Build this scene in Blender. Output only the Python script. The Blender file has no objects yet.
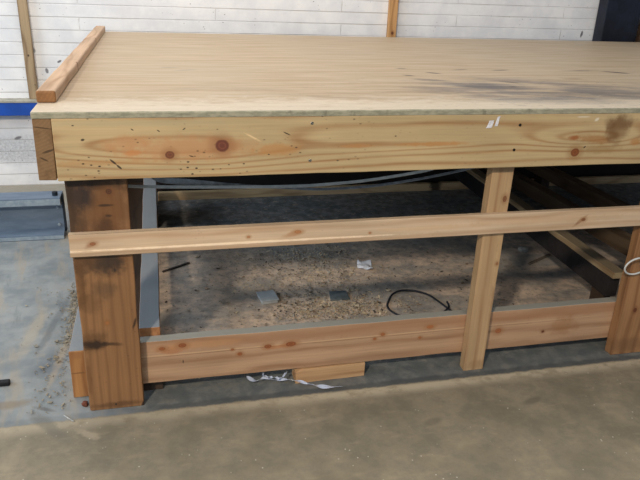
import bpy, bmesh, math, random
from mathutils import Vector, Matrix, noise as mnoise
random.seed(7)
scene = bpy.context.scene
COL = scene.collection
PI = math.pi

# ------------------------------------------------------------------ node helpers
def lin(c):
    return tuple(((v/255)/12.92 if v/255 <= .04045 else ((v/255+.055)/1.055)**2.4) for v in c) + (1,)

class NT:
    def __init__(s, name, rough=.7, spec=.3, metallic=0):
        s.mat = bpy.data.materials.new(name); s.mat.use_nodes = True
        s.t = s.mat.node_tree; s.t.nodes.clear()
        s.out = s.t.nodes.new('ShaderNodeOutputMaterial')
        s.b = s.t.nodes.new('ShaderNodeBsdfPrincipled')
        s.b.inputs['Roughness'].default_value = rough
        s.b.inputs['Metallic'].default_value = metallic
        s.b.inputs['Specular IOR Level'].default_value = spec
        s.t.links.new(s.b.outputs[0], s.out.inputs[0])
        tc = s.t.nodes.new('ShaderNodeTexCoord')
        s.co = tc.outputs['Object']
        sp = s.t.nodes.new('ShaderNodeSeparateXYZ'); s.t.links.new(s.co, sp.inputs[0])
        s.x, s.y, s.z = sp.outputs
    def put(s, sock, v):
        if isinstance(v, bpy.types.NodeSocket): s.t.links.new(v, sock)
        else: sock.default_value = v
    def m(s, op, a, b=None, c=None, clamp=False):
        n = s.t.nodes.new('ShaderNodeMath'); n.operation = op; n.use_clamp = clamp
        s.put(n.inputs[0], a)
        if b is not None: s.put(n.inputs[1], b)
        if c is not None: s.put(n.inputs[2], c)
        return n.outputs[0]
    def vec(s, a, b, c):
        n = s.t.nodes.new('ShaderNodeCombineXYZ')
        for i, v in enumerate((a, b, c)): s.put(n.inputs[i], v)
        return n.outputs[0]
    def noise(s, v, scale, detail=4, rough=.55, dist=0):
        n = s.t.nodes.new('ShaderNodeTexNoise'); s.put(n.inputs['Vector'], v)
        n.inputs['Scale'].default_value = scale; n.inputs['Detail'].default_value = detail
        n.inputs['Roughness'].default_value = rough; n.inputs['Distortion'].default_value = dist
        return n.outputs[0]
    def voro(s, v, scale):
        n = s.t.nodes.new('ShaderNodeTexVoronoi'); s.put(n.inputs['Vector'], v)
        n.inputs['Scale'].default_value = scale
        return n.outputs['Distance']
    def step(s, v, lo, hi, a=0., b=1.):
        n = s.t.nodes.new('ShaderNodeMapRange'); n.interpolation_type = 'SMOOTHSTEP'
        s.put(n.inputs[0], v)
        for i, q in enumerate((lo, hi, a, b)): s.put(n.inputs[i+1], q)
        return n.outputs[0]
    def mix(s, f, a, b, mode='MIX'):
        n = s.t.nodes.new('ShaderNodeMix'); n.data_type = 'RGBA'; n.blend_type = mode
        s.put(n.inputs[0], f); s.put(n.inputs[6], a); s.put(n.inputs[7], b)
        return n.outputs[2]
    def blob(s, u, v, bu, bv, ru, rv, ang=0, wob=None, k=.9):
        du = s.m('SUBTRACT', u, bu); dv = s.m('SUBTRACT', v, bv)
        ca, sa = math.cos(ang), math.sin(ang)
        a = s.m('ADD', s.m('MULTIPLY', du, ca/ru), s.m('MULTIPLY', dv, sa/ru))
        b = s.m('SUBTRACT', s.m('MULTIPLY', dv, ca/rv), s.m('MULTIPLY', du, sa/rv))
        d = s.m('SQRT', s.m('ADD', s.m('MULTIPLY', a, a), s.m('MULTIPLY', b, b)))
        if wob is not None: d = s.m('ADD', d, s.m('MULTIPLY', s.m('SUBTRACT', wob, .5), k))
        return d
    def bump(s, h, strength=.3, dist=.003):
        n = s.t.nodes.new('ShaderNodeBump'); n.inputs['Strength'].default_value = strength
        n.inputs['Distance'].default_value = dist; s.put(n.inputs['Height'], h)
        s.t.links.new(n.outputs[0], s.b.inputs['Normal'])
    def color(s, c): s.put(s.b.inputs['Base Color'], c)

def wood(name, light, dark, ax='X', across=None, F=9, A=1.1, rs=.55, knots=(), arcs=(), blobs=(), specks=0.,
         dust=None, dustamt=0., sat=None, rough=.62, seed=0., fib=.10, bump=.25, holes=()):
    n = NT(name, rough)
    C3 = {'X': n.x, 'Y': n.y, 'Z': n.z}
    u = C3[ax]; rest = [k for k in 'XYZ' if k != ax]
    across = across or ('Z' if ax == 'X' else 'X')
    v = C3[across]; w = C3[[k for k in rest if k != across][0]]
    us = n.m('ADD', u, seed*3.7)
    lo = n.noise(n.vec(n.m('MULTIPLY', us, .9), n.m('MULTIPLY', v, 5.), n.m('MULTIPLY', w, 5.)), 1.6, 2)
    f = n.m('MULTIPLY', n.m('ADD', v, n.m('MULTIPLY', w, .6)), F)
    f = n.m('ADD', f, n.m('MULTIPLY', lo, A*3))
    for (au, av, ru, rv, amp) in arcs:
        d = n.blob(u, v, au, av, ru, rv)
        e = n.m('POWER', 2.718, n.m('MULTIPLY', n.m('MULTIPLY', d, d), -1.))
        f = n.m('ADD', f, n.m('MULTIPLY', e, amp))
    ring = n.m('MULTIPLY_ADD', n.m('SINE', n.m('MULTIPLY', f, 2*PI)), .5, .5)
    ring = n.m('POWER', ring, 3.2)
    fine = n.noise(n.vec(n.m('MULTIPLY', us, 2.5), n.m('MULTIPLY', v, 110.), n.m('MULTIPLY', w, 110.)), 1., 3, .7)
    mid = n.noise(n.vec(n.m('MULTIPLY', us, 3.), n.m('MULTIPLY', v, 22.), n.m('MULTIPLY', w, 22.)), 1., 3)
    rr = n.m('MULTIPLY', ring, n.m('MULTIPLY', n.step(mid, .3, .7, .55, 1.), min(1., rs*1.7)))
    c = n.mix(rr, lin(light), lin(dark))
    c = n.mix(1., c, n.vec(*[n.m('MULTIPLY_ADD', n.m('SUBTRACT', fine, .5), fib*5, 1.)]*3), 'MULTIPLY')
    big = n.noise(n.vec(us, n.m('MULTIPLY', v, 3.), w), 2.3, 3)
    c = n.mix(1., c, n.vec(*[n.step(big, .3, .7, .9, 1.06)]*3), 'MULTIPLY')
    wob = n.noise(n.co, 26., 4, .65)
    for (bu, bv, ru, rv, ang, colr, st) in blobs:
        d = n.blob(u, v, bu, bv, ru, rv, ang, wob, 1.3)
        c = n.mix(n.step(d, .35, 1.15, st, 0.), c, lin(colr))
    for kn in knots:
        ku, kv, kr = kn[:3]; kc = kn[3] if len(kn) > 3 else (92, 50, 32); ka = kn[4] if len(kn) > 4 else 1.25
        d = n.blob(u, v, ku, kv, kr*ka, kr, 0, wob, .35)
        c = n.mix(n.step(d, 1.0, 2.6, .45, 0.), c, lin((kc[0]*.4+light[0]*.5, kc[1]*.5+light[1]*.38, kc[2]*.6+light[2]*.25)))
        c = n.mix(n.step(d, .8, 1.1, .95, 0.), c, lin(kc))
        rg = n.m('MULTIPLY', n.step(d, .3, .45), n.step(d, .45, .62, 1., 0.))
        c = n.mix(n.m('MULTIPLY', rg, .45), c, lin((kc[0]+45, kc[1]+30, kc[2]+20)))
    for (hu, hv, hr, ang, ln) in holes:
        d = n.blob(u, v, hu, hv, hr*ln, hr, ang, wob, .6)
        c = n.mix(n.step(d, .7, 1.2, .9, 0.), c, lin((52, 42, 34)))
    if specks:
        vo = n.voro(n.vec(n.m('MULTIPLY', n.x, .6), n.y, n.z), 62.)
        msk = n.step(n.noise(n.co, 9., 3, .6), .47, .62)
        if specks >= 1: msk = n.m('MULTIPLY', msk, n.step(n.x, .9, 1.4, 1., .15))
        sp = n.m('MULTIPLY', n.step(vo, .10, .22, 1., 0.), n.m('MULTIPLY', msk, specks))
        c = n.mix(sp, c, lin((58, 48, 38)))
    if dust:
        g = bpy_geo_up(n)
        dn = n.noise(n.co, 40., 4, .7)
        du = n.m('MULTIPLY', g, n.step(dn, .15, .5, dustamt*.75, dustamt))
        c = n.mix(du, c, lin(dust))
    n.color(c)
    n.bump(n.m('ADD', n.m('MULTIPLY', fine, .6), n.m('MULTIPLY', ring, -.3)), bump, .002)
    return n.mat

def bpy_geo_up(n):
    g = n.t.nodes.new('ShaderNodeNewGeometry'); s = n.t.nodes.new('ShaderNodeSeparateXYZ')
    n.t.links.new(g.outputs['True Normal'], s.inputs[0])
    return n.step(s.outputs[2], .75, .95)

def plain(name, c, rough=.6, metallic=0, var=.12, scale=14, c2=None, spec=.3, bump=0):
    n = NT(name, rough, spec, metallic)
    f = n.noise(n.co, scale, 5, .65)
    if c2 is None: c2 = tuple(v*(1-var*2) for v in c)
    n.color(n.mix(n.step(f, .32, .68), lin(c), lin(c2)))
    if bump: n.bump(f, bump, .004)
    return n.mat

# ------------------------------------------------------------------ object helpers
def link(name, bm, mats, parent=None, loc=(0, 0, 0), smooth=False):
    me = bpy.data.meshes.new(name)
    bmesh.ops.recalc_face_normals(bm, faces=bm.faces[:])
    bm.to_mesh(me); bm.free()
    if not isinstance(mats, (list, tuple)): mats = [mats]
    for m in mats: me.materials.append(m)
    if smooth:
        for p in me.polygons: p.use_smooth = True
    o = bpy.data.objects.new(name, me); COL.objects.link(o); o.location = loc
    if parent: o.parent = parent
    return o
def tag(o, label, cat, group=None, kind=None):
    o['label'] = label; o['category'] = cat
    if group: o['group'] = group
    if kind: o['kind'] = kind
    return o
def empty(name, loc, rz=0):
    o = bpy.data.objects.new(name, None); COL.objects.link(o); o.location = loc; o.rotation_euler.z = rz
    o.empty_display_size = .1
    return o

def box_bm(lo, hi, bev=.002, seg=2, bm=None):
    b = bmesh.new()
    bmesh.ops.create_cube(b, size=1)
    for v in b.verts:
        v.co = Vector([(lo[i]+hi[i])/2 + v.co[i]*(hi[i]-lo[i]) for i in range(3)])
    if bev: bmesh.ops.bevel(b, geom=b.edges[:], offset=bev, segments=seg, affect='EDGES', profile=.5)
    if bm is None: return b
    me = bpy.data.meshes.new('t'); b.to_mesh(me); b.free(); bm.from_mesh(me); bpy.data.meshes.remove(me)
    return bm

def board_bm(lo, hi, ax=0, bev=.003, n=24, jit=.0012, endjit=0, seed=0):
    """sawn timber: bevelled box, cut along its length, with slightly wandering edges"""
    b = box_bm(lo, hi, bev, 2)
    L = hi[ax]-lo[ax]
    for i in range(1, n):
        co = [0, 0, 0]; co[ax] = lo[ax]+L*i/n
        no = [0, 0, 0]; no[ax] = 1
        bmesh.ops.bisect_plane(b, geom=b.verts[:]+b.edges[:]+b.faces[:], plane_co=co, plane_no=no)
    for v in b.verts:
        p = v.co
        for k in range(3):
            if k == ax: continue
            q = Vector((p[ax]*7.3+seed*11, (p[(ax+1) % 3])*9, p[(ax+2) % 3]*9+k*31))
            v.co[k] += (mnoise.noise(q))*jit*1.6
        if endjit: v.co[ax] += mnoise.noise(Vector((p[0]*40, p[1]*40, p[2]*40+seed)))*endjit
    return b

def tube_bm(pts, r, seg=8, bm=None, closed=False):
    bm = bm or bmesh.new(); rings = []
    N = len(pts)
    for i, p in enumerate(pts):
        p = Vector(p)
        a = Vector(pts[i-1] if (i or closed) else pts[0]); c = Vector(pts[(i+1) % N] if (i < N-1 or closed) else pts[-1])
        t = (c-a).normalized()
        s = t.cross(Vector((0, 0, 1)));
        if s.length < 1e-3: s = t.cross(Vector((0, 1, 0)))
        s.normalize(); w = s.cross(t)
        rr = r if not callable(r) else r(i/(N-1))
        rings.append([bm.verts.new(p+s*math.cos(2*PI*k/seg)*rr+w*math.sin(2*PI*k/seg)*rr) for k in range(seg)])
    for i in range(N if closed else N-1):
        A, B = rings[i], rings[(i+1) % N]
        for k in range(seg): bm.faces.new((A[k], A[(k+1) % seg], B[(k+1) % seg], B[k]))
    if not closed:
        bm.faces.new(rings[0]); bm.faces.new(rings[-1][::-1])
    return bm

def spline(pts, n=8):
    out = []; P = [Vector(p) for p in pts]
    for i in range(len(P)-1):
        p0 = P[max(i-1, 0)]; p1 = P[i]; p2 = P[i+1]; p3 = P[min(i+2, len(P)-1)]
        for k in range(n):
            t = k/n
            out.append(.5*((2*p1)+(p2-p0)*t+(2*p0-5*p1+4*p2-p3)*t*t+(3*p1-p0-3*p2+p3)*t**3))
    out.append(P[-1]); return out

def ribbon_bm(pts, widthvec, th=.003, bm=None):
    """flat strap along pts; widthvec(i/n) gives the vector across the strap"""
    bm = bm or bmesh.new(); rings = []
    N = len(pts)
    for i, p in enumerate(pts):
        p = Vector(p); t = (Vector(pts[min(i+1, N-1)])-Vector(pts[max(i-1, 0)])).normalized()
        w = Vector(widthvec(i/(N-1))); nrm = t.cross(w).normalized()*th/2
        rings.append([bm.verts.new(q) for q in (p-w/2-nrm, p+w/2-nrm, p+w/2+nrm, p-w/2+nrm)])
    for i in range(N-1):
        A, B = rings[i], rings[i+1]
        for k in range(4): bm.faces.new((A[k], A[(k+1) % 4], B[(k+1) % 4], B[k]))
    bm.faces.new(rings[0][::-1]); bm.faces.new(rings[-1])
    return bm

def sheet_bm(corners, th, nx=8, ny=6, crumple=.004, seed=0, z0=.0):
    """thin bent scrap: corners anticlockwise from above, local coords"""
    bm = bmesh.new(); a, b, c, d = [Vector(q) for q in corners]
    top = []; bot = []
    for j in range(ny+1):
        rt = []; rb = []
        for i in range(nx+1):
            u = i/nx; v = j/ny
            p = (a*(1-u)+b*u)*(1-v)+(d*(1-u)+c*u)*v
            e = crumple*(1+mnoise.noise(Vector((u*2.6+seed, v*2.6, seed*2))))
            p = p+Vector((0, 0, e+z0))
            rt.append(bm.verts.new(p+Vector((0, 0, th)))); rb.append(bm.verts.new(p))
        top.append(rt); bot.append(rb)
    for j in range(ny):
        for i in range(nx):
            bm.faces.new((top[j][i], top[j][i+1], top[j+1][i+1], top[j+1][i]))
            bm.faces.new((bot[j][i], bot[j+1][i], bot[j+1][i+1], bot[j][i+1]))
    for i in range(nx):
        bm.faces.new((bot[0][i], bot[0][i+1], top[0][i+1], top[0][i])); bm.faces.new((bot[ny][i+1], bot[ny][i], top[ny][i], top[ny][i+1]))
    for j in range(ny):
        bm.faces.new((bot[j+1][0], bot[j][0], top[j][0], top[j+1][0])); bm.faces.new((bot[j][nx], bot[j+1][nx], top[j+1][nx], top[j][nx]))
    return bm

# ================================================================== SETTING
def floor_material():
    n = NT('floor_paint_and_concrete', .55, .35)
    wob = n.noise(n.co, 5., 5, .6); fineN = n.noise(n.co, 60., 5, .75); midN = n.noise(n.co, 14., 5, .7)
    # bare concrete in front
    conc = n.mix(n.step(wob, .3, .7), lin((152, 140, 117)), lin((126, 117, 98)))
    conc = n.mix(n.step(midN, .35, .7, 0., .5), conc, lin((112, 105, 92)))
    conc = n.mix(n.step(n.noise(n.vec(n.x, n.m('MULTIPLY', n.y, 3.), n.z), 9., 4), .55, .75, 0., .35), conc, lin((168, 152, 126)))
    fl = n.m('MULTIPLY', n.step(n.voro(n.co, 34.), .05, .12, 1., 0.), n.step(n.noise(n.co, 7., 2), .5, .6))
    conc = n.mix(fl, conc, lin((205, 196, 178)))
    # blue-grey painted area with the bench on it
    pnt = n.mix(n.step(wob, .35, .65), lin((146, 150, 150)), lin((118, 126, 130)))
    pnt = n.mix(n.step(midN, .5, .75, 0., .55), pnt, lin((150, 145, 134)))
    streak = n.noise(n.vec(n.m('MULTIPLY', n.m('ADD', n.x, n.m('MULTIPLY', n.y, .12)), 9.), n.m('MULTIPLY', n.y, 1.3), 0.), 1.3, 4, .6)
    pnt = n.mix(n.step(streak, .50, .64, 0., .6), pnt, lin((158, 148, 132)))
    pnt = n.mix(n.step(streak, .42, .30, 0., .6), pnt, lin((92, 100, 106)))
    # dusty beige margin at the wall foot
    dy = n.m('ADD', n.y, n.m('MULTIPLY', wob, .3))
    pnt = n.mix(n.step(dy, 2.45, 2.75, 0., .85), pnt, lin((150, 141, 124)))
    # under the bench: sawdust and brown dust over the paint
    xs = n.m('ADD', n.x, n.m('MULTIPLY', wob, .1))
    ub = n.m('MULTIPLY', n.step(xs, .36, .5), n.step(n.m('ADD', n.y, n.m('MULTIPLY', midN, .14)), .2, .3))
    dustc = n.mix(n.step(midN, .35, .65), lin((226, 202, 180)), lin((176, 160, 148)))
    dustc = n.mix(n.step(fineN, .5, .72, 0., .6), dustc, lin((216, 196, 166)))
    dustc = n.mix(n.step(fineN, .42, .3, 0., .6), dustc, lin((104, 94, 86)))
    worn = n.noise(n.vec(n.m('MULTIPLY', n.x, 1.), n.m('MULTIPLY', n.y, 2.2), 3.), 2.2, 4)
    pnt = n.mix(n.m('MULTIPLY', ub, n.step(worn, .38, .56, .35, 1.)), pnt, dustc)
    far = n.m('MULTIPLY', n.step(xs, .36, .5), n.step(n.m('ADD', n.y, n.m('MULTIPLY', wob, .5)), 1.5, 2.1))  # shade under the back of the bench, painted as darker slate
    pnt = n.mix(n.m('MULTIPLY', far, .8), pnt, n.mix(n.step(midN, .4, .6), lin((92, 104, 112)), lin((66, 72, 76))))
    # slate strip along the front of the bench
    st = n.m('MULTIPLY', n.step(n.m('ADD', n.y, n.m('MULTIPLY', midN, .06)), .21, .27, 1., 0.), n.step(n.x, .3, .45))
    sc = n.mix(n.step(midN, .4, .65), lin((94, 98, 98)), lin((120, 120, 114)))
    sc = n.mix(n.step(fineN, .6, .7, 0., .4), sc, lin((168, 165, 155)))
    pnt = n.mix(n.m('MULTIPLY', st, .9), pnt, sc)
    # edge of the paint, with a pale ridge in front of it
    ye = n.m('ADD', n.m('ADD', n.y, n.m('MULTIPLY', n.m('SUBTRACT', midN, .5), .035)), n.m('MULTIPLY', n.x, .004))
    isp = n.step(ye, .0, .014)
    rid = n.m('MULTIPLY', n.step(ye, -.075, -.01), n.step(ye, -.005, .012, 1., 0.))
    conc = n.mix(n.m('MULTIPLY', rid, n.m('MULTIPLY', n.step(n.x, .2, 1.3, .5, 1.), n.step(midN, .35, .55, .3, .85))), conc, lin((196, 182, 156)))
    dk = n.m('MULTIPLY', n.step(ye, .0, .012), n.step(ye, .03, .05, 1., 0.))
    pnt = n.mix(n.m('MULTIPLY', dk, n.step(n.x, .3, .6, .2, .55)), pnt, lin((66, 70, 72)))
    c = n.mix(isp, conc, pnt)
    clump = n.noise(n.co, 22., 5, .75)
    c = n.mix(n.m('MULTIPLY', ub, n.step(clump, .52, .64, 0., .55)), c, lin((112, 106, 100)))
    c = n.mix(n.m('MULTIPLY', ub, n.step(clump, .44, .36, 0., .5)), c, lin((214, 192, 164)))
    # long scuff lines and a few dark marks
    for (bx, by, rx, ry, a, col, s_) in [(.02, .42, .07, .12, .1, (96, 106, 116), .6), (-.13, .42, .12, .05, .2, (108, 118, 124), .6), (-.10, .70, .035, .25, -.1, (168, 158, 140), .6), (-.02, .75, .02, .33, -.14, (98, 104, 108), .6), (.045, .45, .02, .25, -.1, (165, 152, 132), .7), (-.02, .36, .09, .05, .2, (104, 112, 118), .6),
                                        (.06, -.02, .14, .03, -.9, (98, 96, 88), .5), (.03, .09, .05, .012, -.5, (70, 64, 58), .5),
                                        (.2, -.09, .06, .02, -.7, (176, 162, 138), .6), (-.11, .14, .1, .03, .1, (126, 110, 88), .6),
                                        (1.0, -.16, .1, .015, .1, (160, 148, 126), .5), (1.9, -.2, .06, .02, .3, (92, 86, 76), .5), (1.45, -.25, .05, .02, .3, (92, 86, 76), .4)]:
        d = n.blob(n.x, n.y, bx, by, rx, ry, a, midN, 1.6)
        c = n.mix(n.step(d, .4, 1.2, s_, 0.), c, lin(col))
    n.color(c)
    n.bump(n.m('ADD', midN, n.m('MULTIPLY', fineN, .5)), .25, .004)
    n.put(n.b.inputs['Roughness'], n.step(midN, .3, .7, .42, .68))
    return n.mat

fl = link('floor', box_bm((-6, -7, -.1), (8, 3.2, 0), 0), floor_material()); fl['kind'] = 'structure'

def wall_material():
    n = NT('white_painted_brick', .7, .25)
    br = n.t.nodes.new('ShaderNodeTexBrick'); n.put(br.inputs['Vector'], n.vec(n.x, n.z, n.y))
    for k, v in (('Scale', 1.), ('Mortar Size', .005), ('Brick Width', 1.9), ('Row Height', .086), ('Mortar Smooth', .6)): br.inputs[k].default_value = v
    wob = n.noise(n.co, 6., 5, .6); fine = n.noise(n.co, 60., 4, .7)
    joint = n.m('MULTIPLY', br.outputs['Fac'], n.step(n.noise(n.vec(n.m('MULTIPLY', n.x, .5), n.y, n.m('MULTIPLY', n.z, 3.)), 3.3, 4), .38, .62, .08, .6))
    c = n.mix(n.step(wob, .3, .7), lin((240, 239, 238)), lin((224, 224, 226)))
    c = n.mix(joint, c, lin((176, 171, 163)))
    sp = n.m('MULTIPLY', n.step(n.voro(n.vec(n.x, n.y, n.m('MULTIPLY', n.z, 1.6)), 22.), .07, .13, 1., 0.), n.step(n.noise(n.co, 5., 2), .48, .6))
    c = n.mix(n.m('MULTIPLY', sp, .75), c, lin((96, 92, 92)))
    # scuffed grey band low on the wall
    zb = n.m('ADD', n.z, n.m('MULTIPLY', wob, .08))
    band = n.m('MULTIPLY', n.step(zb, .18, .26), n.step(zb, .36, .46, 1., 0.))
    c = n.mix(n.m('MULTIPLY', band, n.step(fine, .3, .7, .2, .62)), c, lin((140, 140, 142)))
    for (bx, bz, rx, rz, a, s_) in [(-.16, .905, .018, .009, .5, .9), (-.5, .36, .03, .012, .3, .8), (-.32, .98, .012, .02, .2, .6), (-.25, .84, .012, .02, .2, .8), (4.0, 1.17, .012, .03, -.2, .9), (-.3, .1, .03, .02, .3, .6)]:
        d = n.blob(n.x, n.z, bx, bz, rx, rz, a, fine, .8)
        c = n.mix(n.step(d, .6, 1.1, s_, 0.), c, lin((92, 88, 92)))
    n.color(c)
    n.bump(n.m('SUBTRACT', n.m('MULTIPLY', fine, .3), br.outputs['Fac']), .5, .006)
    return n.mat
wl = link('wall_back', box_bm((-6, 2.95, 0), (8, 3.2, 3.4), 0), wall_material()); wl['kind'] = 'structure'

# ================================================================== WORKBENCH
H = 1.1317; PB = 1.1125; BB = .914
PINE = (216, 190, 140); PINED = (182, 136, 84)
bench = empty('workbench', (0, 0, 0))
tag(bench, 'large wooden workbench with scuffed plywood top, pine front beam, rail and old posts', 'workbench')

# -- plywood top
def ply_material():
    n = NT('worn_plywood', .55, .3)
    streak = n.noise(n.vec(n.m('MULTIPLY', n.x, 1.6), n.m('MULTIPLY', n.y, 16.), 0.), 1.4, 5, .6)
    fine = n.noise(n.vec(n.m('MULTIPLY', n.x, 9.), n.m('MULTIPLY', n.y, 150.), n.m('MULTIPLY', n.z, 30.)), 1., 4, .7)
    wob = n.noise(n.vec(n.x, n.m('MULTIPLY', n.y, 2.), 0.), 12., 5, .7); big = n.noise(n.co, 1.3, 3)
    c = n.mix(n.step(streak, .3, .7), lin((190, 168, 139)), lin((174, 151, 122)))
    c = n.mix(n.step(big, .35, .65, 0., .4), c, lin((180, 162, 137)))
    c = n.mix(1., c, n.vec(*[n.m('MULTIPLY_ADD', n.m('SUBTRACT', fine, .5), .28, 1.)]*3), 'MULTIPLY')
    yw = n.m('ADD', n.y, n.m('MULTIPLY', n.m('SUBTRACT', wob, .5), .6))
    pale = n.step(yw, .08, .30, .65, 0.)
    c = n.mix(pale, c, lin((216, 203, 182)))
    # fine scratches and grime in the used front half
    scr = n.noise(n.vec(n.m('MULTIPLY', n.m('ADD', n.x, n.m('MULTIPLY', n.y, .5)), 7.), n.m('MULTIPLY', n.y, 46.), 0.), 1.5, 4, .7)
    front = n.step(n.y, .55, 1.1, 1., 0.)
    c = n.mix(n.m('MULTIPLY', n.m('MULTIPLY', n.step(scr, .6, .7), front), .5), c, lin((150, 124, 98)))
    scr2 = n.noise(n.vec(n.m('MULTIPLY', n.x, 5.), n.m('MULTIPLY', n.y, 30.), 4.), 2.1, 5, .75)
    c = n.mix(n.m('MULTIPLY', n.m('MULTIPLY', n.step(scr2, .62, .68), front), n.step(n.x, .5, 1.4, .25, .8)), c, lin((104, 94, 84)))
    soot = (84, 80, 80)
    gn = n.noise(n.vec(n.m('MULTIPLY', n.m('ADD', n.x, n.m('MULTIPLY', n.y, .9)), 2.6), n.m('MULTIPLY', n.m('ADD', n.y, n.m('MULTIPLY', n.x, .10)), 9.), 5.), 1.3, 5, .62)
    for (gx, gy, grx, gry, lo_, hi_, st_, gc) in [(1.98, .42, .62, .40, .40, .58, .72, (98, 94, 95)), (2.6, .35, .9, .34, .42, .62, .6, (112, 104, 98)), (1.2, .38, .75, .24, .48, .66, .5, (138, 116, 92))]:
        gd = n.step(n.blob(n.x, n.y, gx, gy, grx, gry, 0, wob, .8), .35, 1.05, st_, 0.)
        c = n.mix(n.m('MULTIPLY', gd, n.step(gn, lo_, hi_)), c, lin(gc))
    for (bx, by, rx, ry, a, col, s_) in [
        (1.90, .48, .20, .09, -.2, soot, .55), (1.70, .66, .10, .04, -.4, soot, .6), (2.12, .30, .30, .09, -.1, soot, .45), (2.6, .3, .35, .06, -.05, (88, 80, 74), .4), (1.95, .20, .26, .05, .05, (120, 112, 104), .55),
        (2.45, .22, .30, .07, .0, (110, 102, 96), .6), (2.35, .40, .25, .08, -.1, (130, 120, 110), .5), (2.8, .35, .4, .15, .0, (140, 128, 116), .55),
        (1.69, 1.03, .035, .025, 0, (110, 98, 84), .7), (1.80, .88, .05, .02, -.7, (84, 76, 68), .85), (1.64, .80, .035, .02, -.6, (84, 76, 68), .8), (1.99, 1.0, .06, .014, .3, (84, 76, 68), .8),
        (2.22, 1.0, .07, .018, .2, (84, 76, 68), .85), (2.86, .95, .09, .03, -.6, (70, 62, 56), .9), (2.45, .72, .07, .05, -.2, (148, 122, 92), .6), (2.68, 1.0, .12, .018, .1, (90, 80, 70), .8),
        (3.1, .9, .08, .02, -.3, (84, 76, 68), .8), (2.06, .60, .05, .02, -.5, (84, 72, 62), .8), (2.0, .48, .03, .02, 0, (84, 72, 62), .7),
        (.63, .92, .07, .02, .4, (150, 138, 118), .7), (.56, 1.0, .05, .02, .2, (150, 138, 118), .6), (.62, .42, .07, .03, 0, (160, 144, 122), .5), (.85, .28, .2, .03, .05, (188, 172, 148), .5),
        (1.2, .32, .2, .03, .0, (168, 146, 120), .5), (1.45, .36, .14, .04, .1, (160, 138, 112), .5), (.95, .62, .3, .012, .02, (176, 146, 110), .5), (.45, .5, .2, .012, .0, (172, 142, 108), .5),
        (1.2, 2.2, .5, .05, 0, (184, 160, 130), .5), (.9, 2.45, .5, .04, 0, (176, 152, 122), .4)]:
        d = n.blob(n.x, n.y, bx, by, rx, ry, a, wob, 1.7)
        c = n.mix(n.step(d, .2, 1.15, min(1., s_*1.1), 0.), c, lin(col))
    ck = n.m('MULTIPLY', n.m('MULTIPLY', n.step(n.noise(n.vec(n.x, n.m('MULTIPLY', n.y, 3.), 2.), 34., 4, .7), .62, .68), n.step(n.y, .15, .4, 1., 0.)), .7)
    c = n.mix(ck, c, lin((238, 228, 210)))
    n.color(c); n.bump(fine, .15, .001)
    n.put(n.b.inputs['Roughness'], n.step(streak, .3, .7, .45, .62))
    return n.mat
def ply_edge_material():
    n = NT('plywood_edge', .8)
    f = n.noise(n.vec(n.m('MULTIPLY', n.x, 22.), n.y, n.m('MULTIPLY', n.z, 60.)), 1.2, 4, .7)
    w = n.noise(n.vec(n.x, n.y, n.m('MULTIPLY', n.z, .5)), 18., 5, .7)
    c = n.mix(n.step(f, .35, .65), lin((166, 160, 138)), lin((136, 134, 114)))
    c = n.mix(n.step(w, .55, .72, 0., .75), c, lin((92, 88, 72)))
    c = n.mix(n.step(w, .38, .3, 0., .5), c, lin((196, 186, 164)))
    n.color(c); n.bump(f, .4, .003)
    return n.mat
b = bmesh.new()
nx = 220; x0, x1, y1 = .128, 5.2, 2.75
rows = []
for i in range(nx+1):
    x = x0+(x1-x0)*(i/nx)**1.25
    ch = mnoise.noise(Vector((x*9, 3, 0)))*.0016+max(0, mnoise.noise(Vector((x*23, 9, 0)))-.25)*.012
    if abs(x-1.36) < .09 or abs(x-1.72) < .05: ch += abs(mnoise.noise(Vector((x*70, 5, 0))))*.006
    rows.append([b.verts.new(q) for q in ((x, ch*.2, PB), (x, ch*.6, H-.004), (x, .004+ch, H-.0004), (x, .03, H), (x, y1, H), (x, y1, PB))])
for i in range(nx):
    A, B = rows[i], rows[i+1]
    for k in range(6):
        f = b.faces.new((A[k], B[k], B[(k+1) % 6], A[(k+1) % 6])); f.material_index = 0 if k in (2, 3) else 1
fa = b.faces.new(rows[0]); fb = b.faces.new(rows[-1][::-1]); fa.material_index = fb.material_index = 1
link('tabletop', b, [ply_material(), ply_edge_material()], bench)

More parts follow.
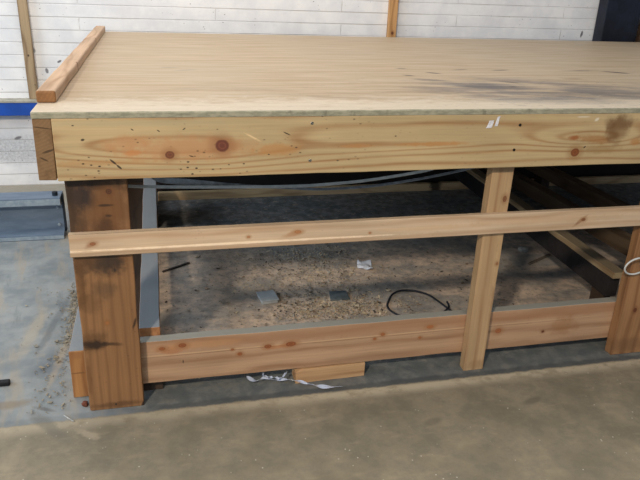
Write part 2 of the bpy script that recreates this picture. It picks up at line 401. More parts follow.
# -- front beam
beam_mat = wood('front_beam_pine', (190, 165, 123), (152, 108, 66), 'X', 'Z', F=22, A=.42, rs=.45, seed=1,
    arcs=[(.62, 1.0, .34, .06, 2.6), (.30, 1.02, .22, .04, 1.2), (1.42, 1.008, .30, .024, 1.1), (2.08, 1.02, .24, .035, 2.6), (1.12, 1.0, .2, .03, .8)],
    knots=[(.70, 1.018, .021, (104, 56, 44), 1.1), (.532, .991, .013, (112, 66, 44), 1.2), (2.023, .966, .017, (120, 66, 34), 1.1)],
    blobs=[(.60, 1.01, .26, .05, 0, (188, 136, 92), .7), (.88, 1.0, .10, .028, .06, (184, 132, 78), .7), (.40, 1.03, .10, .03, .1, (188, 134, 88), .6), (.42, 1.0, .04, .012, .1, (196, 130, 76), .7),
           (1.44, 1.009, .16, .010, 0, (184, 128, 72), .75), (1.16, 1.008, .08, .008, 0, (184, 130, 76), .6), (2.01, 1.022, .032, .011, 0, (150, 84, 40), .85), (2.10, 1.015, .10, .02, -.1, (156, 102, 52), .65),
           (2.28, 1.0, .03, .016, 0, (176, 120, 64), .7), (2.15, 1.075, .03, .03, .3, (92, 60, 36), .45), (2.20, 1.075, .065, .035, .2, (88, 60, 38), .6), (2.17, 1.03, .03, .05, .4, (112, 78, 46), .5), (2.19, 1.05, .06, .06, 0, (118, 84, 50), .6), (2.13, .975, .10, .02, 0, (150, 116, 72), .55),
           (.32, .97, .2, .012, 0, (184, 138, 88), .5), (2.09, 1.09, .012, .006, .5, (226, 214, 190), .8), (2.03, 1.1, .03, .004, 0, (226, 214, 190), .6), (.45, 1.095, .4, .012, 0, (176, 162, 128), .45),
           (.80, 1.045, .035, .004, -.5, (232, 200, 150), .8)],
    holes=[(.355, .972, .0035, -.75, 4), (.372, .955, .0035, -.75, 3), (.27, 1.045, .004, .2, 1.5), (.245, 1.09, .002, 0, 2), (.50, 1.07, .002, -.6, 3), (.58, 1.075, .002, .6, 3), (.915, 1.055, .0022, -.45, 6),
           (.60, .985, .002, -.3, 4), (.855, .985, .002, 0, 2), (.42, 1.075, .002, -.6, 2.5), (1.30, 1.04, .002, 0, 2), (2.06, .985, .003, .7, 2)],
    specks=1., rough=.6)
fb_ = link('front_beam', board_bm((.184, 0, BB), (5.2, .044, PB-.0005), 0, .003, 60, .0012, seed=2), beam_mat, bench)
steel = plain('zinc_screw', (176, 172, 160), .35, .9)
black_steel = plain('dark_screw', (52, 46, 40), .45, .7)
def screw_bm(c, r=.0055):
    b = bmesh.new(); ny_ = [(-.0006, r*.55), (-.0022, r*.8), (-.0016, r), (.004, r*.9)]
    rings = [[b.verts.new((c[0]+math.cos(2*PI*k/14)*q, c[1]+dy, c[2]+math.sin(2*PI*k/14)*q)) for k in range(14)] for dy, q in ny_]
    for A, B in zip(rings, rings[1:]):
        for k in range(14): b.faces.new((A[k], A[(k+1) % 14], B[(k+1) % 14], B[k]))
    b.faces.new(rings[0][::-1]); b.faces.new(rings[-1])
    return b
for (sx, sz, mm) in [(1.0, 1.089, steel), (.997, .961, steel), (1.774, 1.073, black_steel), (1.765, .981, black_steel)]:
    link('screw', screw_bm((sx, 0, sz)), mm, fb_)
paper = plain('torn_white_paper', (228, 226, 230), .8, var=.05, scale=60)
b = sheet_bm([(1.640, -.001, 1.062), (1.662, -.001, 1.064), (1.668, -.001, 1.090), (1.650, -.001, 1.088)], .0012, 4, 4, .0008)
b2 = sheet_bm([(1.672, -.001, 1.068), (1.684, -.001, 1.070), (1.690, -.001, 1.104), (1.680, -.001, 1.102)], .0012, 4, 4, .0008)
for q in (b, b2):
    for v in q.verts: v.co.y = -.0008-(0 if random.random() < .5 else .0012)
o = link('paper_remnant', b, paper, fb_); o['label'] = 'small torn white paper scrap stapled to the beam'
o = link('paper_remnant', b2, paper, fb_); o['label'] = 'narrow torn white paper scrap at the top edge of the beam'

# -- side beam running back, its end grain faces the front
def endgrain(name, light, dark):
    n = NT(name, .75)
    d = n.blob(n.x, n.z, .06, 1.22, 1., 1.)
    r = n.m('MULTIPLY_ADD', n.m('SINE', n.m('MULTIPLY', n.m('ADD', d, n.m('MULTIPLY', n.noise(n.co, 10., 3), .02)), 620.)), .5, .5)
    w = n.noise(n.co, 24., 5, .7)
    c = n.mix(n.m('MULTIPLY', r, .25), lin(light), lin(dark))
    c = n.mix(n.step(w, .45, .7, 0., .5), c, lin(dark))
    for (bx, bz, rx, rz, a) in [(.158, 1.083, .035, .0022, -.15), (.165, 1.01, .02, .004, .3), (.15, .985, .015, .003, -.5)]:
        c = n.mix(n.step(n.blob(n.x, n.z, bx, bz, rx, rz, a, w, .9), .6, 1.2, .85, 0.), c, lin((72, 54, 38)))
    n.color(c); n.bump(w, .5, .004)
    return n.mat
b = board_bm((.129, .003, BB+.002), (.1825, 2.72, PB-.0005), 1, .003, 40, .0016, .003, 5)
for v in b.verts:
    if v.co.y < .02 and v.co.x < .14: v.co.x += .004*mnoise.noise(Vector((v.co.z*40, 0, 2)))
for f in b.faces:
    if f.calc_center_median().y < .012: f.material_index = 1
bm_cut = b
link('side_beam', bm_cut, [wood('side_beam_pine', (190, 160, 112), (150, 112, 70), 'Y', 'Z', seed=2), endgrain('side_beam_end_grain', (136, 106, 74), (100, 74, 50))], bench)
link('side_beam', board_bm((5.1, .05, BB+.002), (5.16, 2.70, PB-.001), 1, .003, 20, .0012), wood('side_beam_pine_far', (190, 160, 112), (150, 112, 70), 'Y', 'Z', seed=3), bench)
link('rear_beam', board_bm((.19, 2.70, BB), (5.16, 2.745, PB-.001), 0, .003, 20, .0012), wood('rear_beam_pine', (190, 160, 112), (150, 112, 70), 'X', 'Z', seed=4), bench)
for xx in (1.1, 2.0, 2.9, 3.8):
    link('cross_beam', board_bm((xx, .046, 1.0), (xx+.05, 2.70, PB-.001), 1, .003, 12, .0012), wood('cross_beam_pine', (150, 122, 88), (110, 84, 56), 'Y', 'Z', seed=xx), bench)

# -- batten along the left edge of the top
bat = wood('edge_batten_pine', (196, 164, 134), (160, 122, 90), 'Y', 'X', F=16, rs=.4, seed=6,
           knots=[(.86, .184, .006, (120, 76, 50), 1.4), (1.9, .184, .006, (120, 76, 50), 1.4)], blobs=[(.95, .15, .006, .03, 0, (150, 112, 84), .6)])
b = board_bm((.124, .15, H+.0004), (.184, 2.74, H+.038), 1, .006, 36, .0014, .001, 8)
for f in b.faces:
    if f.calc_center_median().y < .158: f.material_index = 1
link('edge_batten', b, [bat, endgrain('batten_end_grain', (146, 104, 66), (108, 74, 46))], bench)

# -- corner post, old scorched timber
old = wood('old_post_timber', (146, 106, 70), (108, 74, 46), 'Z', 'X', F=34, A=.6, rs=.32, seed=3, rough=.6,
    knots=[(.37, .286, .008, (150, 98, 56), 1.0), (.86, .33, .01, (80, 50, 34), 1.)],
    blobs=[(.81, .29, .20, .14, 0, (98, 68, 44), .65), (.905, .29, .045, .14, 0, (40, 29, 22), .92), (.84, .236, .06, .06, 0, (44, 38, 38), .9), (.72, .31, .07, .05, 0, (60, 42, 30), .75), (.80, .205, .2, .018, 0, (50, 38, 28), .75), (.70, .22, .2, .035, .05, (74, 54, 38), .7),
           (.78, .32, .12, .06, 0, (120, 80, 46), .6), (.812, .318, .006, .03, 0, (52, 38, 28), .8), (.775, .322, .006, .014, 0, (52, 38, 28), .7), (.735, .31, .05, .03, 0, (70, 48, 32), .6),
           (.61, .30, .065, .09, 0, (52, 42, 36), .88), (.62, .24, .05, .05, 0, (96, 68, 44), .6), (.50, .29, .04, .05, .1, (86, 66, 48), .55), (.45, .23, .05, .05, .1, (104, 74, 46), .5),  # first dark blob paints the rail's shadow on the post
           (.30, .235, .05, .06, 0, (86, 60, 38), .6), (.286, .235, .022, .055, 0, (46, 34, 25), .9), (.283, .285, .010, .05, .1, (58, 42, 30), .8), (.55, .21, .15, .02, 0, (96, 66, 40), .6), (.355, .378, .03, .006, .3, (44, 30, 22), .85), (.02, .3, .015, .12, 0, (84, 56, 34), .6),
           (.66, .36, .05, .03, 0, (150, 98, 56), .5), (.15, .205, .1, .01, 0, (110, 74, 44), .6)],
    holes=[(.575, .328, .0022, 0, 4), (.02, .29, .004, 0, 1.2), (.0, .39, .01, 0, 2)], specks=.25)
link('corner_post', board_bm((.196, .045, 0), (.391, .090, BB), 2, .004, 30, .0018, .002, 9), old, bench)
# -- studs
studm = wood('stud_pine', (182, 150, 112), (146, 108, 74), 'Z', 'X', F=20, A=.4, rs=.4, seed=5,
    knots=[(.775, 1.785, .009, (120, 78, 52), 1.5), (.50, 1.795, .006, (140, 96, 64), 1.2)], blobs=[(.9, 1.76, .02, .08, 0, (112, 90, 66), .6), (.03, 1.77, .03, .05, 0, (150, 116, 80), .5), (.6, 1.80, .3, .02, 0, (214, 180, 136), .4)], specks=.2)
link('stud', board_bm((1.716, .045, 0), (1.806, .090, BB), 2, .003, 24, .0014, .001, 12), studm, bench)
post3 = wood('end_post_pine', (160, 118, 80), (122, 82, 52), 'Z', 'X', F=18, A=.6, rs=.5, seed=9, knots=[(.331, 2.60, .01), (.226, 2.512, .009)], specks=.2,
    blobs=[(.05, 2.52, .05, .1, 0, (110, 78, 52), .5)])
link('stud', board_bm((2.44, .045, 0), (2.64, .090, BB), 2, .003, 24, .0014, .001, 14), post3, bench)
link('stud', board_bm((3.9, .045, 0), (4.1, .090, BB), 2, .003, 12, .0014, .001, 15), post3, bench)
for xx in (.196, 2.44, 4.9):
    link('rear_post', board_bm((xx, 2.652, 0), (xx+.19, 2.698, BB), 2, .003, 12, .0014), wood('rear_post_pine', (130, 104, 76), (96, 74, 50), 'Z', 'X', seed=xx), bench)

# -- rail nailed across the posts, with its rebated lower lip at the left end
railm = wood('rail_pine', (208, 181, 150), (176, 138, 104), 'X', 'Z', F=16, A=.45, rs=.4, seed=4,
    knots=[(.266, .684, .007, (142, 92, 62), 1.5), (.968, .690, .007, (168, 116, 76), 1.9), (.79, .680, .005, (170, 120, 84), 1.3), (2.135, .682, .007, (124, 80, 52), 1.4), (1.24, .672, .004, (160, 108, 74), 1.2)],
    blobs=[(.7, .6605, .75, .0035, 0, (238, 216, 186), .9), (.26, .680, .03, .010, .45, (150, 104, 74), .6), (.95, .682, .05, .012, .25, (176, 124, 84), .6), (2.12, .676, .045, .008, .7, (134, 92, 60), .7), (1.5, .68, .3, .012, 0, (208, 172, 134), .5), (1.95, .69, .4, .02, 0, (196, 156, 116), .4)], specks=.12)  # first blob paints a pale highlight along the lip's ledge
b = bmesh.new(); rz = .7225; rb = .640
N = 90; rows = []
for i in range(N+1):
    x = .192+(5.15-.192)*i/N
    lip = .0065*max(0., min(1., (1.35-x)/.25)); j = mnoise.noise(Vector((x*6, 1, 0)))*.0012
    zl = .662+mnoise.noise(Vector((x*5, 7, 0)))*.003+(.004*math.exp(-((x-.27)/.03)**2)*-1)
    t = .017; y0 = .0445-t-.0075
    rows.append([b.verts.new(q) for q in ((x, .0445, rb+.001), (x, y0+.003, rb), (x, y0, rb+.003), (x, y0-lip*.25, zl-.0045+j), (x, y0+lip, zl+j), (x, y0+lip*.8, rz-.003+j), (x, y0+.003, rz+j), (x, .0445, rz+j))])
for A, B in zip(rows, rows[1:]):
    for k in range(8): b.faces.new((A[k], B[k], B[(k+1) % 8], A[(k+1) % 8]))
b.faces.new(rows[0]); b.faces.new(rows[-1][::-1])
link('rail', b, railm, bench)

# -- lower stretcher, dusty on top
DUST = (158, 158, 150)
strm = wood('stretcher_pine', (184, 148, 116), (150, 112, 82), 'X', 'Z', F=12, A=.5, rs=.5, seed=8, dust=DUST, dustamt=.92,
    knots=[(.545, .222, .010, (134, 78, 46), 1.6), (.470, .215, .008, (140, 84, 50), 1.5), (.764, .160, .008, (140, 84, 50)), (.874, .183, .009, (134, 78, 46), 1.7), (.967, .184, .011, (134, 78, 46), 2.0), (.735, .183, .005, (140, 84, 50)),
           (1.352, .190, .008, (150, 92, 56), 1.3), (1.318, .172, .006, (150, 92, 56)), (1.559, .205, .008, (160, 100, 60), 2.), (1.518, .158, .006, (150, 92, 56)), (1.88, .155, .013, (150, 92, 58), 1.2), (2.1, .13, .006)],
    blobs=[(1.4, .222, 2.2, .034, 0, (168, 124, 92), .55), (1.0, .186, 1.6, .003, -.0, (208, 172, 134), .6), (1.2, .180, 1.6, .002, 0, (120, 84, 56), .5), (.50, .205, .05, .02, 0, (172, 112, 70), .6), (.93, .178, .08, .012, .1, (178, 116, 72), .6), (2.2, .15, .08, .06, 0, (150, 104, 66), .5), (.62, .22, .2, .02, 0, (196, 146, 100), .4)],
    holes=[(.545, .150, .0022, 1.57, 4)], specks=.15)
link('lower_stretcher', board_bm((.30, .092, .066), (4.0, .137, .250), 0, .003, 60, .0014, .001, 17), strm, bench)

# -- floor joists running back under the bench
dj = dict(dust=(140, 148, 154), dustamt=.95)
jm = wood('joist_timber', (190, 136, 92), (150, 100, 62), 'Y', 'X', seed=11, **dj)
djm = wood('dark_joist_timber', (72, 56, 44), (50, 38, 30), 'Y', 'X', seed=12)
for (xa, xb, ya, yb, za, zb_, mm) in [(.388, .466, .140, 2.30, .236, .284, jm), (2.58, 2.65, .30, 2.45, .250, .282, wood('joist_lath', (186, 164, 128), (146, 118, 86), 'Y', 'X', seed=13, dust=(128, 116, 100), dustamt=.7)),
                              (2.585, 2.645, .33, 2.45, .14, .2495, plain('shade_joist', (50, 46, 46), .9)), (3.00, 3.08, .14, 2.45, .16, .25, wood('joist_brown', (112, 94, 76), (84, 68, 52), 'Y', 'X', seed=14)),  # near-black joist added to stand for the shade below the lath
                              (3.36, 3.44, .14, 2.45, .16, .25, wood('joist_brown_far', (120, 98, 78), (88, 70, 52), 'Y', 'X', seed=15))]:
    jb = board_bm((xa, ya, za), (xb, yb, zb_), 1, .003, 24, .0014, .001, xa)
    if 2.5 < xa < 2.7:
        for v in jb.verts: v.co.x += .055*(v.co.y-.3)
    link('joist', jb, mm, bench)
link('joist_packer', box_bm((.39, 1.9, 0), (.464, 2.2, .235), .002), djm, bench)
link('joist_packer', box_bm((.39, .142, 0), (.464, .20, .235), .002), djm, bench)
link('joist_packer', box_bm((2.60, .36, 0), (2.64, .46, .139), .002), djm, bench)
for xp in (3.0, 3.36):
    for yp in (.141, 2.2): link('joist_packer', box_bm((xp+.002, yp, 0), (xp+.078, yp+.1, .159), .002), djm, bench)
link('shade_sleeper', board_bm((.26, .14, 0), (.384, 2.6, .10), 1, .003, 12, .001), djm, bench)  # dark timber added to stand for the shade behind the corner post
b = board_bm((.128, .143, 0), (.188, 2.64, .206), 1, .003, 24, .0014, .002, 21)
for f in b.faces:
    if f.calc_center_median().y < .15: f.material_index = 1
link('side_sill', b, [wood('side_sill_pine', (190, 140, 92), (150, 104, 66), 'Y', 'X', seed=16, **dj), wood('sill_end_timber', (176, 126, 78), (140, 94, 56), 'Z', 'X', F=24, seed=17, blobs=[(.11, .15, .004, .03, 0, (100, 70, 46), .6), (.19, .16, .02, .04, 0, (150, 104, 66), .5)])], bench)
bsm = wood('rear_stretcher_pine', (206, 174, 132), (164, 130, 92), 'X', 'Z', seed=18, blobs=[(2.6, .04, .06, .1, 0, (30, 24, 20), .9)], specks=.4)
link('rear_stretcher', board_bm((.47, 2.46, .0), (4.9, 2.50, .060), 0, .003, 20, .0014), bsm, bench)
bpn = plain('shade_panel_dark', (46, 36, 30), .85, c2=(34, 28, 24), scale=5)  # near-black panel added to keep the space under the bench dark
link('shade_panel', box_bm((.15, 2.605, .02), (5.1, 2.625, 1.0), .001), bpn, bench)

# ================================================================== THINGS
# ---- wood shim under stretcher
shim = link('wood_shim', board_bm((-.148, -.035, 0), (.148, .035, .0635), 0, .002, 10, .001, .002, 30), wood('shim_pine', (198, 158, 116), (164, 122, 84), 'X', 'Z', seed=20, F=20), None, (1.135, .120, 0))
shim.rotation_euler.z = .02
for v in shim.data.vertices:
    if v.co.x < -.13: v.co.z *= .85
tag(shim, 'short pine offcut wedged under the lower stretcher of the workbench', 'wood block')

# ---- grey steel beam lying by the wall at left
bs = NT('blue_grey_painted_steel', .42, .5)
w_ = bs.noise(bs.vec(bs.m('MULTIPLY', bs.x, 2.), bs.m('MULTIPLY', bs.y, 8.), bs.m('MULTIPLY', bs.z, 8.)), 3., 5, .6)
w2 = bs.noise(bs.co, 30., 4, .7)
c = bs.mix(bs.step(w_, .3, .7), lin((108, 124, 142)), lin((90, 106, 124)))
c = bs.mix(bs.step(w2, .62, .75, 0., .4), c, lin((160, 166, 168)))
bs.color(c); bs.bump(w2, .1, .002)
edge = plain('worn_steel_edge', (160, 172, 180), .45, .2, c2=(134, 148, 160), scale=20)
sb = empty('steel_beam', (-.08, 1.81, 0))
tag(sb, 'blue grey painted steel beam lying on the floor left of the workbench', 'steel beam')
b = bmesh.new()
prof = [(0, 0), (.15, 0), (.15, .028), (.082, .034), (.082, .222), (.15, .228), (.15, .262), (0, .262), (0, .216), (.068, .210), (.068, .050), (0, .030)]
R0 = [b.verts.new((-2.6, y, z)) for y, z in prof]; R1 = [b.verts.new((-.012, y, z)) for y, z in prof]
for k in range(len(prof)):
    f = b.faces.new((R0[k], R0[(k+1) % len(prof)], R1[(k+1) % len(prof)], R1[k]))
    if k in (7, 11): f.material_index = 1
b.faces.new(R0[::-1]); b.faces.new(R1)
bmesh.ops.bevel(b, geom=[e for e in b.edges if abs(e.verts[0].co.x-e.verts[1].co.x) > 1], offset=.004, segments=2, affect='EDGES')
link('web_and_flanges', b, [bs.mat, edge], sb)
dkp = plain('dark_end_plate', (44, 52, 62), .5, .3)
link('end_plate', box_bm((-.0118, .06, .03), (0, .09, .268), .002), dkp, sb)
for (bx, bz) in [(-.04, .185), (-.04, .075)]:
    b = bmesh.new(); bmesh.ops.create_cone(b, cap_ends=True, segments=6, radius1=.009, radius2=.009, depth=.012, matrix=Matrix.Translation((bx, .064, bz)) @ Matrix.Rotation(PI/2, 4, 'X'))
    link('bolt', b, edge, sb)
b = tube_bm([(-.045, .06, .262), (-.045, .06, .285)], .016, 16); link('lifting_stud', b, dkp, sb)

# ---- blue rail on the wall, wooden uprights
blue = plain('bright_blue_paint', (30, 82, 178), .45, var=.06, scale=8)
topdust = plain('dusty_rail_cap', (178, 174, 160), .8)
br_ = empty('wall_rail', (1.0, 2.9, .540)); tag(br_, 'bright blue horizontal rail along the white brick wall, beige dusty cap', 'rail')
link('rail_bar', box_bm((-4.4, -.045, 0), (4.2, .0495, .092), .004), blue, br_)
link('cap_strip', box_bm((-4.4, -.05, .0925), (4.2, .0495, .108), .002), topdust, br_)
upm = wood('wall_upright_timber', (172, 148, 116), (128, 104, 78), 'Z', 'X', F=24, seed=22, holes=[(.3, .0, .006, 0, 1.3), (.5, -.03, .005, 0, 1), (.1, .02, .004, 0, 1)], specks=.3)
u1 = link('timber_upright', board_bm((-.03, -.02, 0), (.03, .0245, 2.2), 2, .003, 20, .0014, 0, 33), upm, None, (-.352, 2.925, .6485))
tag(u1, 'weathered timber upright on the brick wall above the left end of blue rail', 'timber post')
upm2 = wood('wall_upright_orange', (196, 150, 100), (150, 108, 66), 'Z', 'X', F=24, seed=24, knots=[(.50, .002, .009)])
u2 = link('timber_upright', board_bm((-.033, -.02, 0), (.033, .0245, 2.2), 2, .003, 20, .0014, 0, 35), upm2, None, (2.30, 2.925, .6485))
tag(u2, 'orange brown timber upright behind the middle of the workbench back edge', 'timber post')

# ---- black column and crate behind right end
blk = plain('black_painted_steel', (34, 38, 52), .4, .1, c2=(22, 24, 32), scale=5)
cb = empty('steel_column', (4.26, 2.87, 0)); tag(cb, 'black steel column standing behind the right rear of the workbench', 'column')
link('column_shaft', box_bm((-.165, -.06, .012), (.165, .06, 3.0), .006), blk, cb)
link('base_plate', box_bm((-.2, -.075, 0), (.2, .078, .0118), .002), blk, cb)
cr = empty('wooden_crate', (4.80, 2.855, 0)); tag(cr, 'brown slatted wooden crate at the far right, beside the black column', 'crate')
crm = wood('crate_timber', (150, 112, 74), (112, 80, 50), 'X', 'Z', seed=26); crd = wood('crate_dark', (84, 64, 48), (60, 46, 34), 'X', 'Z', seed=27)
for k in range(9):
    link('slat', board_bm((-.33, -.075, .02+k*.155), (.33, -.055, .155+k*.155), 0, .002, 6, .001, 0, k), crm if k != 7 else crd, cr)
for sx in (-.33, .27):
    link('corner_batten', board_bm((sx, -.0545, 0), (sx+.06, -.01, 1.42), 2, .002, 6, .001), crd, cr)
link('back_board', box_bm((-.33, -.0095, .02), (.33, .01, 1.40), .002), crd, cr)

# ---- hanging flat straps under the top
stm = plain('grey_webbing', (205, 208, 204), .6, c2=(180, 186, 184), scale=30); stm2 = plain('grey_webbing_dark', (150, 158, 164), .6, scale=30)
def zc(*a): return a
pts = spline([(.19, .25, .835), (.30, .25, .822), (.38, .25, .812), (.48, .25, .806), (.62, .25, .800), (.826, .25, .793), (1.0, .25, .790), (1.10, .25, .792), (1.261, .25, .801), (1.427, .25, .820), (1.56, .25, .842), (1.66, .25, .875), (1.70, .25, .94), (1.70, .25, 1.0), (1.70, .25, PB-.0005)], 6)
o = link('hanging_strap', ribbon_bm(pts, lambda t: (0, .008, .008)), stm); tag(o, 'narrow pale strap sagging under the tabletop across to the middle stud', 'strap')
pts = spline([(.43, .30, PB-.0005), (.43, .30, .95), (.44, .30, .87), (.48, .30, .822), (.56, .30, .808), (.676, .30, .795), (.769, .30, .786), (.981, .30, .768), (1.141, .30, .757), (1.4, .32, .762), (1.75, .36, .80), (2.0, .38, .86), (2.06, .38, .95), (2.06, .38, PB-.0005)], 6)
o = link('hanging_strap', ribbon_bm(pts, lambda t: (0, .010, max(.006, .024*(1-abs(t-.33)*4.2)))), stm2); tag(o, 'wide dark grey twisted strap sagging under the tabletop beside the corner post', 'strap')

# ---- scraps on the floor
p = link('paper_scrap', sheet_bm([(-.046, -.035, 0), (.036, -.07, 0), (.06, .045, 0), (-.018, .065, 0)], .0008, 8, 8, .016, 1), plain('white_paper_scrap', (222, 226, 236), .7, var=.03), None, (1.600, 1.14, .0006))
tag(p, 'bent white paper scrap on the dusty floor under the workbench', 'paper')
gbm = plain('pale_grey_plastic', (196, 202, 204), .5, var=.06)
g = empty('plastic_box', (.995, .83, 0), .12); tag(g, 'pale grey square plastic box with a thin lid, on the floor behind the lower stretcher', 'plastic box')
link('cap_body', box_bm((-.042, -.05, .0), (.042, .05, .020), .005), gbm, g)
link('cap_lip', box_bm((-.046, -.055, .0202), (.046, .055, .024), .0015), gbm, g)
g2 = link('slate_offcut', sheet_bm([(-.055, -.04, 0), (.045, -.045, 0), (.05, .045, 0), (-.04, .05, 0)], .010, 6, 6, .002, 4), plain('slate_grey_board', (104, 114, 118), .7), None, (1.365, .80, .0005))
tag(g2, 'dark slate grey flat offcut among wood chips under the workbench', 'offcut')
cbl = link('cable', tube_bm(spline([(1.90, .50, .006), (1.875, .585, .008), (1.856, .653, .012), (1.83, .726, .014), (1.779, .781, .012), (1.714, .804, .009), (1.654, .778, .007), (1.61, .716, .006), (1.577, .640, .006), (1.60, .56, .006), (1.68, .50, .007), (1.78, .50, .014), (1.87, .56, .020), (1.89, .62, .022)], 8), .0052, 10), plain('black_rubber', (40, 42, 50), .45))
tag(cbl, 'loop of black cable lying on the floor left of the middle stud', 'cable')
for q in cbl.data.polygons: q.use_smooth = True
lump = bmesh.new(); bmesh.ops.create_icosphere(lump, subdivisions=3, radius=.032)
for v in lump.verts: v.co *= 1+.35*mnoise.noise(v.co*45); v.co.z = max(v.co.z*.55, -.012)+.012
lump = link('plaster_lump', lump, plain('pale_plaster', (176, 172, 162), .9, bump=.3), None, (2.67, 1.22, 0)); tag(lump, 'small pale crumbled plaster lump on the floor right of the middle stud', 'plaster lump')
s = link('wood_stick', board_bm((-.12, -.008, 0), (.12, .008, .010), 0, .001, 8, .001), plain('grey_stick', (112, 100, 88), .8), None, (2.70, 1.08, 0)); s.rotation_euler.z = .5
tag(s, 'thin grey stick on the floor beside the pale plaster lump', 'stick')
s = link('wood_stick', board_bm((-.09, -.006, 0), (.09, .006, .009), 0, .001, 8, .001), plain('dark_stick', (84, 76, 70), .8), None, (.555, 1.29, 0)); s.rotation_euler.z = .6
tag(s, 'thin dark stick lying on the floor right of the dusty joist', 'stick')

# crumpled plastic film strip
fm = NT('bluish_plastic_film', .25, .6); fm.color(lin((196, 204, 222))); fm.b.inputs['Transmission Weight'].default_value = .15
def film(pts, w, name, lab):
    P = spline([(p[0]-.005, p[1]+(.028 if p[0] < .98 else .014), p[2]) for p in pts], 8)
    o = link(name, ribbon_bm(P, lambda t: (math.sin(t*17)*w*.3, w*(.7+.3*math.sin(t*23)), w*.55*math.sin(t*31)), .0008), fm.mat, None, (0, 0, 0))
    tag(o, lab, 'plastic film'); return o
film([(.80, .105, .022), (.835, .075, .020), (.87, .082, .026), (.91, .072, .018), (.955, .060, .022), (1.01, .055, .018), (1.05, .030, .016), (1.10, .008, .014), (1.17, .0, .012)], .016, 'plastic_film', 'crumpled bluish white plastic film strip left of the pine shim')
film([(.86, .074, .05), (.875, .070, .04), (.90, .068, .033), (.93, .050, .04), (.96, .072, .05)], .014, 'plastic_film', 'small upper twist of plastic film touching the stretcher beside the shim')

# wire ring hanging on the right stud
wr = empty('wire_ring', (2.423, .0445, .460)); tag(wr, 'white wire ring hung with a grey sleeve on the right stud', 'wire ring')
wm = plain('white_wire', (214, 216, 214), .4, var=.04)
ring = [(math.cos(a)*.056+.012, -.032-.010*math.sin(a), math.sin(a)*.042) for a in [2*PI*k/40 for k in range(40)]]
o = link('ring', tube_bm(ring, .0038, 8, closed=True), wm, wr, smooth=True)
o = link('knot', tube_bm(spline([(.03, -.032, .03), (.045, -.04, .012), (.05, -.03, -.006), (.04, -.04, -.02), (.06, -.034, -.01)], 5), .004, 8), wm, wr, smooth=True)
sl = bmesh.new()
P = spline([(.04, -.034, .164), (.038, -.036, .13), (.04, -.036, .08), (.045, -.034, .04), (.042, -.030, .0)], 6)
link('hanger', tube_bm([(.04, -.034, .164), (.04, -.034, .19), (.04, -.030, .20)], .003, 8), wm, wr)
link('sleeve', tube_bm(P, lambda t: .010+.004*math.sin(t*9), 12, sl), plain('grey_plastic_sleeve', (168, 178, 184), .35, var=.08), wr, smooth=True)

# small bits at left
o = link('nail', tube_bm([(-.02, .022, .0025), (.018, -.02, .0025)], .0022, 8), plain('bright_nail', (220, 220, 214), .3, .4), None, (.125, .012, 0)); tag(o, 'bright nail on the floor in front of the corner post', 'nail')
o = link('rubber_bit', box_bm((-.04, -.012, 0), (.012, .012, .02), .004), plain('black_bit', (28, 28, 30), .6), None, (-.135, .28, 0)); tag(o, 'black rubber bit on the floor at the left edge of the photo', 'rubber piece')
b = bmesh.new(); bmesh.ops.create_icosphere(b, subdivisions=3, radius=.012)
for v in b.verts: v.co *= 1+.4*mnoise.noise(v.co*120); v.co.z = max(v.co.z, -.008)+.008
o = link('stone_chip', b, plain('reddish_chip', (120, 70, 54), .8), None, (.175, .085, 0)); tag(o, 'reddish brown chip on the floor between side sill and corner post', 'stone chip')

# ---- loose wood chips (uncountable)
def chips(name, clusters, mats, label, smin, smax, seed):
    rnd = random.Random(seed); b = bmesh.new()
    for (cx, cy, sx, sy, n) in clusters:
        for _ in range(n):
            x = rnd.gauss(cx, sx); y = rnd.gauss(cy, sy)
            if not bounds(x, y): continue
            L = rnd.uniform(smin, smax)*(1 if rnd.random() < .85 else 2.2); W = L*rnd.uniform(.25, .7); a = rnd.uniform(0, PI); t = rnd.uniform(.0008, .003)
            M = Matrix.Translation((x, y, .003+rnd.random()*.004)) @ Matrix.Rotation(a, 4, 'Z') @ Matrix.Rotation(rnd.uniform(-.35, .35), 4, 'X') @ Matrix.Rotation(rnd.uniform(-.3, .3), 4, 'Y')
            q = [(-L/2, -W/2), (L/2, -W/2*rnd.uniform(.3, 1)), (L/2*rnd.uniform(.7, 1), W/2), (-L/2*rnd.uniform(.6, 1), W/2)]
            lo = [b.verts.new(M @ Vector((u, v, 0))) for u, v in q]; hi = [b.verts.new(M @ Vector((u, v, t))) for u, v in q]
            mi = rnd.choice(WT) if len(mats) == 5 else rnd.randrange(len(mats))
            for fc in [lo[::-1], hi]+[[lo[k], lo[(k+1) % 4], hi[(k+1) % 4], hi[k]] for k in range(4)]:
                b.faces.new(fc).material_index = mi
    o = link(name, b, mats); tag(o, label, 'wood chips', kind='stuff'); return o
WT = (0, 0, 0, 1, 1, 3, 3, 3, 4, 4, 2)
cm = [plain('chip_tan', (206, 184, 152), .8), plain('chip_brown', (164, 140, 114), .8), plain('chip_dark', (92, 80, 70), .8), plain('chip_grey', (178, 170, 158), .8), plain('chip_pale', (214, 198, 172), .8)]
def bounds(x, y): return .485 < x < 2.5 and .155 < y < 2.4 and not (abs(x-1.61) < .07 and abs(y-1.14) < .08) and not (1.56 < x < 1.91 and (abs(math.hypot((x-1.74)/.15, (y-.65)/.155)-1) < .22)) and not (abs(x-.555) < .1 and abs(y-1.29) < .07) and not (abs(x-1.365) < .06 and abs(y-.8) < .05) and not (abs(x-.995) < .06 and abs(y-.83) < .07)
chips('wood_chips', [(1.32, .68, .17, .06, 1300), (1.25, .95, .22, .14, 700), (1.35, 1.25, .18, .16, 900), (1.6, .55, .18, .1, 300), (1.2, .4, .5, .12, 500), (1.2, 1.0, .6, .35, 900), (2.1, .9, .3, .3, 260), (1.1, 1.35, .25, .1, 250)],
      cm, 'scattered sawdust and wood chips on the floor under the workbench', .004, .011, 3)
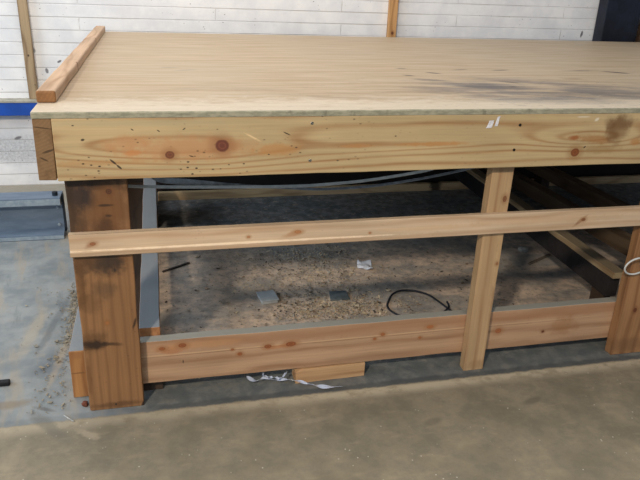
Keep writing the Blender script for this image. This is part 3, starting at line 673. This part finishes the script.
def bounds(x, y): return (x < .120) and x > -.4 and y > .05
chips('sawdust', [(.085, .72, .03, .12, 500), (.06, .95, .03, .12, 250), (.05, .3, .05, .2, 120), (-.02, .9, .1, .3, 40)],
      [plain('sawdust_grey', (150, 146, 136), .9), plain('sawdust_tan', (166, 156, 136), .9)], 'line of grey sawdust on the floor against the left side sill', .004, .011, 5)

# ================================================================== CAMERA
cam = bpy.data.cameras.new('camera'); co = bpy.data.objects.new('camera', cam); COL.objects.link(co)
r = Vector((0.97152556, -0.23367854, 0.03914636)); u = Vector((0.05308854, 0.37571128, 0.92521492)); f = Vector((0.2309106, 0.89679171, -0.37741876))
M = Matrix(((r.x, u.x, -f.x, .5025458), (r.y, u.y, -f.y, -2.10440435), (r.z, u.z, -f.z, 1.55), (0, 0, 0, 1)))
co.matrix_world = M
cam.sensor_width = 36; cam.lens = 651.437/640*36; cam.clip_start = .05
scene.camera = co

# ================================================================== LIGHT
w = bpy.data.worlds.new('hall'); scene.world = w; w.use_nodes = True
bg = w.node_tree.nodes['Background']; bg.inputs[0].default_value = (.62, .78, 1, 1); bg.inputs[1].default_value = .36
def area(name, loc, target, size, power, col, sy=None):
    l = bpy.data.lights.new(name, 'AREA'); l.energy = power; l.color = col; l.size = size
    if sy: l.shape = 'RECTANGLE'; l.size_y = sy
    o = bpy.data.objects.new(name, l); COL.objects.link(o); o.location = loc
    o.rotation_euler = (Vector(target)-Vector(loc)).to_track_quat('-Z', 'Y').to_euler(); return o
area('hall_lamp_front_left', (-1.6, -4.1, 4.0), (1.0, .3, .6), .3, 238, (1., .87, .70))
area('hall_lamp_front_right', (2.0, -4.4, 4.2), (1.4, .3, .6), .3, 36, (1., .87, .70))
area('hall_lamp_over_bench', (.5, 1.3, 4.6), (.8, 1.4, 0), 1.6, 95, (1., .92, .82))
area('daylight_from_left', (-4.6, .6, 3.2), (.2, 2.2, .4), 2.4, 190, (.72, .86, 1.), 2.0)
area('daylight_from_front', (-2.0, -7.5, 2.4), (1.2, 2.0, .3), 3.0, 105, (.66, .82, 1.), 2.0)

vs = scene.view_settings; vs.view_transform = 'Standard'; vs.look = 'None'; vs.gamma = 1; vs.exposure = -0.16
try: vs.use_curve_mapping = False
except Exception: pass
